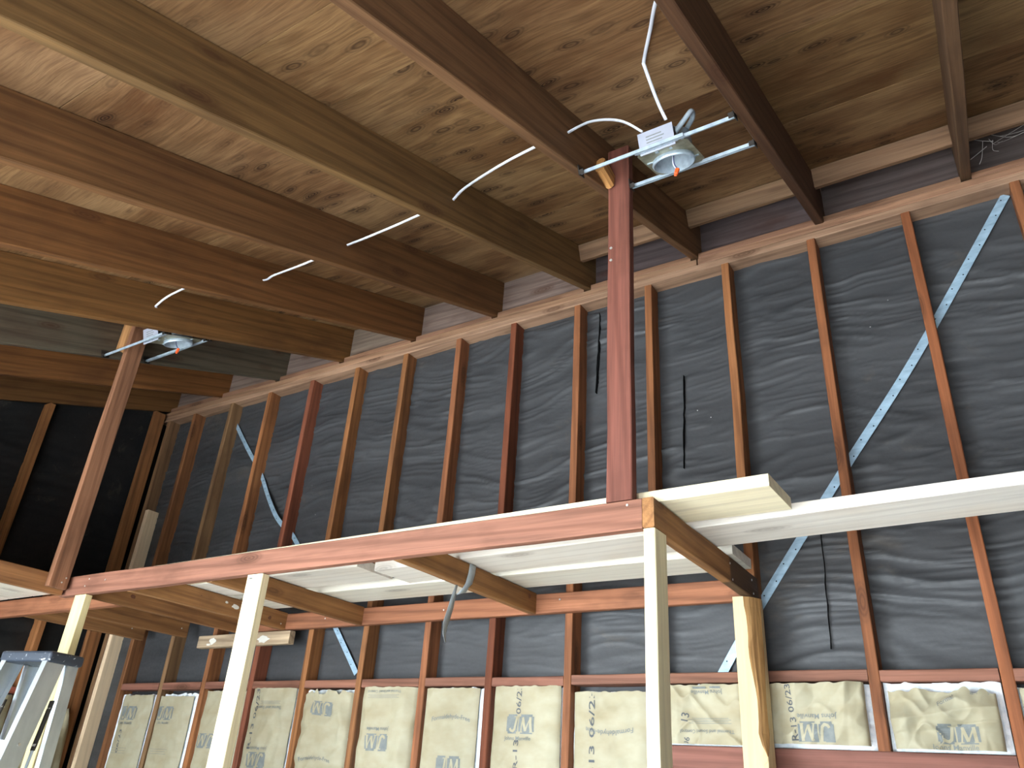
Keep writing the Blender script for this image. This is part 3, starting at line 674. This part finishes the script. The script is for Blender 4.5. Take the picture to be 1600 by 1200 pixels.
b = bay(10, L0, 1.926, 'batt with stencilled column and upside-down logo right of the middle post', wl=.010, wr=.022, wt=.004, rum=.4)
b.logo(P_(b, -3.87), 1.568, .145, .075, 180); b.text('Johns Manville', P_(b, -3.866), 1.623, .135, 180); b.rules(P_(b, -3.84), 1.845, .16, 3, .006, 180); b.text('Thermal and Sound', P_(b, -3.84), 1.824, .19, 180); b.text('R-13 06/23', P_(b, -3.948), 1.77, .30, 90, INKD, high=.024)
b = bay(11, L0, 1.914, 'batt mostly hidden behind the middle pale post', wl=.022, wr=.006, wt=.003, rum=.45)
b.logo(P_(b, -4.315), 1.65, .14, .075, 180)
b = bay(12, L0, 1.903, 'batt with upright logo near its top and a broad white fibre edge at right', wl=.004, wr=.045, wt=.020, rum=.4)
b.logo(P_(b, -4.735), 1.79, .15, .075); b.text('Johns Manville', P_(b, -4.735), 1.738, .11); b.rules(P_(b, -4.71), 1.572, .15, 3, .012)
b = bay(13, L0, 1.900, 'batt next to the new corner stud, ragged white fibre down its left', wl=.050, wr=.030, wt=.012, rum=.4, ragged=.012)
b.logo(P_(b, -5.09), 1.788, .155, .078); b.text('Johns Manville', P_(b, -5.095), 1.733, .13); b.rules(P_(b, -5.105), 1.565, .16, 3, .014); b.text('06/23', P_(b, -5.12), 1.63, .13, 92, INKD, high=.02)
# on the end wall
for (a, bb, lab, sd, rm) in ((-.409, -.114, 'badly crumpled loose batt on the end wall beside the ladder', 400, 1.6), (-.818, -.449, 'batt on the end wall seen through the ladder rails', 430, 1.0)):
    M = Matrix.Translation((-5.625, (a + bb) / 2, .05)) @ Matrix.Rotation(math.pi / 2, 4, 'Z')
    bt = Batt(lab, bb - a - .004, .05, 1.843, M, rum=rm, seed=sd, wt=.01, bul=.03)
V, F = [], []                                                   # torn paper flap hanging from the crumpled batt
for k in range(9):
    t_ = k / 8; z = 1.78 - .36 * t_; w = .02 + .05 * math.sin(t_ * 2.6); cy = -.14 + .05 * t_
    for s in (-1, -.3, .4, 1): V.append((-5.575 + .02 * math.sin(t_ * 5 + s) + .012 * s * s, cy + s * w * .6, z + .02 * s))
for k in range(8):
    for j in range(3): a = k * 4 + j; F.append((a, a + 1, a + 5, a + 4))
fl = mesh_obj('paper_flap', V, F, KRAFT, bpy.data.objects[[o.name for o in bpy.data.objects if o.get('label', '').startswith('badly crumpled')][0]], None, True)
fl.modifiers.new('solid', 'SOLIDIFY').thickness = .0012

# ------------------------------------------------------------------ recessed light fittings between the rafters
TILT = Matrix.Rotation(math.atan(SL), 4, 'X')
def fixture(label, c, xl, xr_, bx, xl2=None):
    """c: centre of the frame plate; xl, xr_: rafter faces; parts in the tilted frame of the fitting"""
    M = Matrix.Translation(c) @ TILT; r = root('recessed_light', None, label, 'light fitting', 'unlit recessed lights', M=M); I = Matrix.Identity(4)
    # plate with round opening
    pw, ph, R, n = .092, .112, .073, 32; V, F = [], []
    for z in (0, .0015):
        for k in range(n):
            a = 2 * math.pi * k / n; V.append((R * math.cos(a), R * math.sin(a) + .02, z))
        for k in range(n):
            a = 2 * math.pi * k / n; ca, sa = math.cos(a), math.sin(a); s = min(pw / max(abs(ca), 1e-6), ph / max(abs(sa), 1e-6)); V.append((s * ca, s * sa, z))
    for k in range(n):
        k2 = (k + 1) % n
        F += [(k, n + k, n + k2, k2), (2 * n + k, 2 * n + k2, 3 * n + k2, 3 * n + k), (n + k, 3 * n + k, 3 * n + k2, n + k2), (k, k2, 2 * n + k2, 2 * n + k)]
    pl = mesh_obj('mounting_plate', V, F, BRASSY, r, I, False, True)
    V, F = [], []                                              # adjusting slots and clips along the plate edge
    for k in range(9): box_geo(-.085 + k * .02, -.075 + k * .02, -.118, -.112, -.004, .003, V, F)
    box_geo(.05, .085, .045, .055, -.003, .002, V, F); box_geo(-.085, -.055, -.02, -.012, -.003, .002, V, F); box_geo(-.03, -.018, -.085, -.075, -.003, .002, V, F); box_geo(.02, .03, -.08, -.07, -.003, .002, V, F)
    mesh_obj('clips', V, F, GALV, pl, I, False, True)['kind'] = 'stuff'
    # open can: inner and outer wall, closed top
    V, F = [], []; prof = [(R + .004, -.012), (R, -.018), (R - .003, -.018), (R - .004, .085), (0.0, .09), (0.0, .093), (R + .001, .088), (R + .001, -.008)]; m = 36
    for (rr, z) in prof:
        for k in range(m): a = 2 * math.pi * k / m; V.append((rr * math.cos(a), rr * math.sin(a) + .02, z))
    for i in range(len(prof)):
        i2 = (i + 1) % len(prof)
        for k in range(m): k2 = (k + 1) % m; F.append((i * m + k, i2 * m + k, i2 * m + k2, i * m + k2))
    mesh_obj('can', V, F, GALV, r, I, True, True)
    # hanger bars: twin channel rods from rafter to rafter
    for y, zz in ((-.125, -.004), (.127, -.004)):
        V, F = [], []; x0, x1 = (xl2 if xl2 and y > 0 else xl) - c[0] + .001, xr_ - c[0] - .001
        box_geo(x0, .09 if y < 0 else x1, y - .009, y - .003, zz, zz + .012, V, F); box_geo(-.09 if y < 0 else x0, x1, y + .001, y + .008, zz, zz + .012, V, F)
        bar = mesh_obj('hanger_bar', V, F, GALV, r, I, False, True)
        for xe, sg in ((x0, 1), (x1, -1)):
            V, F = [], []; box_geo(min(xe, xe + sg * .003), max(xe, xe + sg * .003), y - .022, y + .02, zz - .006, zz + .034, V, F); box_geo(min(xe, xe + sg * .02), max(xe, xe + sg * .02), y - .022, y - .019, zz - .006, zz + .012, V, F)
            mesh_obj('end_bracket', V, F, DARKMETAL, bar, I, False, True)
    # junction box standing on the plate
    V, F = [], []; box_geo(bx - .062, bx + .062, -.108, -.04, .003, .068, V, F); jb = bevel_obj(mesh_obj('junction_box', V, F, DARKMETAL, r, I, False, True), .002, 1)
    V, F = [], []; box_geo(bx - .064, bx + .064, -.1115, -.109, -.010, .072, V, F); cv = mesh_obj('cover', V, F, GREYPLATE, jb, I, False, True)
    V, F = [], []
    for k in range(4): box_geo(bx - .035, bx + .03 - .008 * (k % 2), -.1122, -.1114, .016 + k * .011, .020 + k * .011, V, F)
    mesh_obj('label_print', V, F, INK, cv, I, False, True)['kind'] = 'stuff'
    V, F = tube_geo(smooth_path([(bx + .055, -.07, .05), (bx + .09, -.06, .085), (bx + .12, -.05, .115), (bx + .11, -.01, .11), (.06, .02, .09)], 8), .009, k=10)
    V = [v + Vector((0, 0, 0)) for v in V]; cd_ = mesh_obj('flexible_conduit', V, F, GALV, r, I, True, True)
    V, F = tube_geo(smooth_path([(.0, .02, .085), (.012, .0, .03), (.004, .005, -.02), (.012, .012, -.045)], 6), .0022, k=6); mesh_obj('lead_wire', V, F, BLUEW, r, I, True, True)
    V, F = tube_geo(smooth_path([(.0, .024, .085), (.008, .004, .03), (.0, .009, -.02), (.009, .014, -.045)], 6), .0022, k=6); mesh_obj('lead_wire', V, F, WHITE, r, I, True, True)
    V, F = [], []; box_geo(-.007, .007, -.005, .005, -.024, 0, V, F); box_geo(-.005, .005, -.004, .004, -.032, -.024, V, F)
    bevel_obj(mesh_obj('connector', V, F, ORANGE, r, Matrix.Translation((.012, .013, -.042)) @ Matrix.Rotation(.35, 4, 'Y') @ Matrix.Rotation(-math.atan(SL), 4, 'X'), False, True), .0015, 1)
    return r
fixture('silver recessed light frame between the rafters next to the red post', Vector((-1.035, -1.13, 3.535)), xr(2), xr(1) - .04, -.01, -1.2445)
fixture('silver recessed light half hidden behind a rafter at the far left', Vector((-3.935, -1.075, 3.575)), xr(7), xr(6) - .04, -.05)

# ------------------------------------------------------------------ white cable runs
def cable(label, pts, n=8):
    V, F = tube_geo(smooth_path(pts, n), .0062, .0035, 8); o = mesh_obj('electrical_cable', V, F, WHITE, None, None, True)
    return tag(o, label, 'cable', 'white wiring runs')
hR = [(-1.356, -1.353, 3.600), (-1.965, -1.222, 3.645), (-2.575, -1.200, 3.647), (-3.184, -1.163, 3.679), (-3.794, -1.300, 3.615)]
cable('white cable threaded through the rafters from one light to the other',
      [(-1.10, -1.232, 3.60), (-1.17, -1.27, 3.655), (-1.26, -1.325, 3.645), hR[0], (-1.376, -1.36, 3.598), (-1.60, -1.34, 3.60), (-1.86, -1.25, 3.655), (-1.945, -1.222, 3.645), hR[1], (-2.2, -1.235, 3.615), (-2.43, -1.22, 3.625), hR[2],
       (-2.8, -1.21, 3.625), (-3.05, -1.185, 3.655), hR[3], (-3.42, -1.27, 3.70), (-3.62, -1.33, 3.64), (-3.74, -1.335, 3.60), hR[4], (-3.86, -1.25, 3.64), (-3.95, -1.19, 3.645)])
cable('white cable rising from the junction box with a sharp kink to the next rafter', [(-1.01, -1.235, 3.61), (-1.015, -1.30, 3.645), (-1.005, -1.425, 3.675), (-1.002, -1.44, 3.68), (-.985, -1.47, 3.675), (-.92, -1.58, 3.63), (-.84, -1.72, 3.56), (-.765, -1.80, 3.50)], 6)

# ------------------------------------------------------------------ strip of tape hanging from a joist
def ribbon(name, pts, wid, dirs, par):
    P = [Vector(p) for p in pts]; V, F = [], []
    for p, w, d in zip(P, wid, dirs): d = Vector(d).normalized(); V += [p - d * w / 2, p, p + d * w / 2]
    for i in range(len(P) - 1):
        for j in range(2): a = i * 3 + j; F.append((a, a + 1, a + 4, a + 3))
    o = mesh_obj(name, V, F, TAPE, par, None, True); o.modifiers.new('solid', 'SOLIDIFY').thickness = .0008; return o
tp = root('tape_strip', (-2.171, -.56, 2.0), 'silvery tape strip draped over a joist with a twisted tail hanging', 'tape')
ribbon('wrap', [(-2.171, -.555, 2.3165), (-2.170, -.56, 2.28), (-2.169, -.575, 2.235), (-2.172, -.59, 2.215), (-2.185, -.60, 2.19)], [.045, .046, .046, .045, .05], [(0, 1, .06), (0, 1, .1), (0, 1, .15), (0, 1, .3), (.3, 1, .4)], tp)
ribbon('tail', [(-2.192, -.625, 2.219), (-2.192, -.635, 2.19), (-2.191, -.65, 2.13), (-2.190, -.675, 2.06), (-2.188, -.68, 2.02), (-2.186, -.67, 1.99)], [.010, .016, .034, .060, .058, .026], [(.6, 1, 0), (.3, 1, 0), (0, 1, 0), (-.3, 1, .1), (-.5, 1, .2), (-.5, 1, .2)], tp)

# ------------------------------------------------------------------ step ladder at lower left
def ladder():
    th = math.radians(11); A = Vector((-4.065, -1.345, 0)); fx = Vector((math.cos(th), math.sin(th), 0)); fy = Vector((-math.sin(th), math.cos(th), 0)); Lc, Wc, Ht = .30, .175, 1.908
    c = A + fx * Lc / 2 + fy * Wc / 2
    M = Matrix.Translation((c.x, c.y, 0)) @ Matrix.Rotation(th, 4, 'Z')
    r = root('step_ladder', None, 'aluminium step ladder with paint-splashed dark top cap', 'ladder', M=M); I = Matrix.Identity(4)
    V, F = [], []; box_geo(-Lc / 2, Lc / 2, -Wc / 2, Wc / 2, Ht - .045, Ht, V, F); bevel_obj(mesh_obj('top_cap', V, F, CAPM, r, I, False, True), .012, 3)
    def channel(name, a, b, web, fl, t, flip, wdir, mat=ALU):
        """C channel from a to b: web lies along wdir, flanges point along local x times flip"""
        a, b = Vector(a), Vector(b); d = (b - a).normalized(); w = Vector(wdir); w = (w - d * w.dot(d)).normalized(); f = d.cross(w).normalized()
        if f.x * flip < 0: f = -f
        pr = [(-web / 2, 0), (web / 2, 0), (web / 2, fl), (web / 2 - t, fl), (web / 2 - t, t), (-web / 2 + t, t), (-web / 2 + t, fl), (-web / 2, fl)]
        V = [p + w * u + f * v for p in (a, b) for u, v in pr]; n = 8
        F = [(k, (k + 1) % n, n + (k + 1) % n, n + k) for k in range(n)] + [(0, 1, 4, 5)[::-1], (1, 2, 3, 4)[::-1], (0, 5, 6, 7)[::-1], (8, 9, 12, 13), (9, 10, 11, 12), (8, 13, 14, 15)]
        o = mesh_obj(name, V, F, mat, r, I, False, True)
        bm = bmesh.new(); bm.from_mesh(o.data); bmesh.ops.recalc_face_normals(bm, faces=bm.faces); bm.to_mesh(o.data); bm.free(); return o
    fr, rr = {}, {}
    for s in (-1, 1):
        ft, fb_ = Vector((s * .135, -.036, Ht - .02)), Vector((s * .215, -.42, 0)); rtp, rb = Vector((s * .130, .052, Ht - .02)), Vector((s * .175, .075, 0))
        fr[s], rr[s] = (ft, fb_), (rtp, rb)
        rail = channel('front_rail', ft, fb_, .088, .028, .0025, -s, (0, 1, 0)); leg = channel('rear_rail', rtp, rb, .056, .024, .0025, -s, (0, 1, 0))
        for (q, nm) in ((fb_, rail), (rb, leg)):
            V, F = [], []; box_geo(q.x - .02, q.x + .02, q.y - .036, q.y + .036, 0, .04, V, F); mesh_obj('foot', V, F, TEAR, nm, I, False, True)
        at = lambda q, z: q[0].lerp(q[1], (Ht - .02 - z) / (Ht - .02))
        pts = [Vector((s * .140, -.004, 1.72)), Vector((s * .146, -.030, 1.53)), Vector((s * .152, -.062, 1.24))]
        V, F = tube_geo(pts[:2], .004, .014, 6, (1, 0, 0)); sp = mesh_obj('spreader', V, F, DARKMETAL, r, I, False, True)
        V, F = tube_geo(pts[1:], .003, .009, 6, (1, 0, 0)); mesh_obj('link', V, F, ALU, sp, I, False, True)
        for e in (pts[0] + Vector((0, -.002, -.03)), pts[1] + Vector((0, .003, .02))):
            V, F = tube_geo([e - Vector((.008, 0, 0)), e + Vector((.008, 0, 0))], .006, k=8); mesh_obj('rivet', V, F, NAIL, sp, I, False, True)
    at = lambda q, z: q[0].lerp(q[1], (Ht - .02 - z) / (Ht - .02))
    for z in (1.56, 1.26, .96, .66, .36):
        p, q = at(fr[-1], z), at(fr[1], z); V, F = [], []
        box_geo(p.x, q.x, p.y - .038, p.y + .038, z - .003, z, V, F); box_geo(p.x, q.x, p.y - .040, p.y - .036, z - .028, z, V, F); box_geo(p.x, q.x, p.y + .034, p.y + .038, z - .022, z, V, F)
        st = mesh_obj('step', V, F, ALU, r, I, False, True)
        for s in (-1, 1):
            e = at(fr[s], z); V, F = tube_geo([e + Vector((s * .006, 0, -.012)), e + Vector((s * -.002, 0, -.012))], .006, k=8); mesh_obj('rivet', V, F, NAIL, st, I, False, True)
    for z in (1.45, 1.0, .5):
        p, q = at(rr[-1], z), at(rr[1], z); V, F = [], []; box_geo(p.x, q.x, p.y - .012, p.y + .012, z - .012, z + .012, V, F); mesh_obj('rear_brace', V, F, ALU, r, I, False, True)
ladder()

# ------------------------------------------------------------------ dusty cobweb in the roof corner at right
V, F = [], []; hub = Vector((-.02, -.10, 4.04))
for k in range(9):
    e = hub + Vector((random.uniform(-.16, .22), random.uniform(-.10, .12), random.uniform(-.09, .10))); m = (hub + e) / 2 + Vector((random.uniform(-.02, .02), 0, -.02))
    tube_geo(smooth_path([hub + Vector((random.uniform(-.03, .03), 0, random.uniform(-.03, .03))), m, e], 4), random.uniform(.0006, .0013), k=5, V=V, F=F)
tag(mesh_obj('cobweb', V, F, plain('dusty_web', lin(170, 165, 160), 0.9), None, None), 'dusty grey cobweb strands in the roof corner above the strap top', 'cobweb', None, 'stuff')
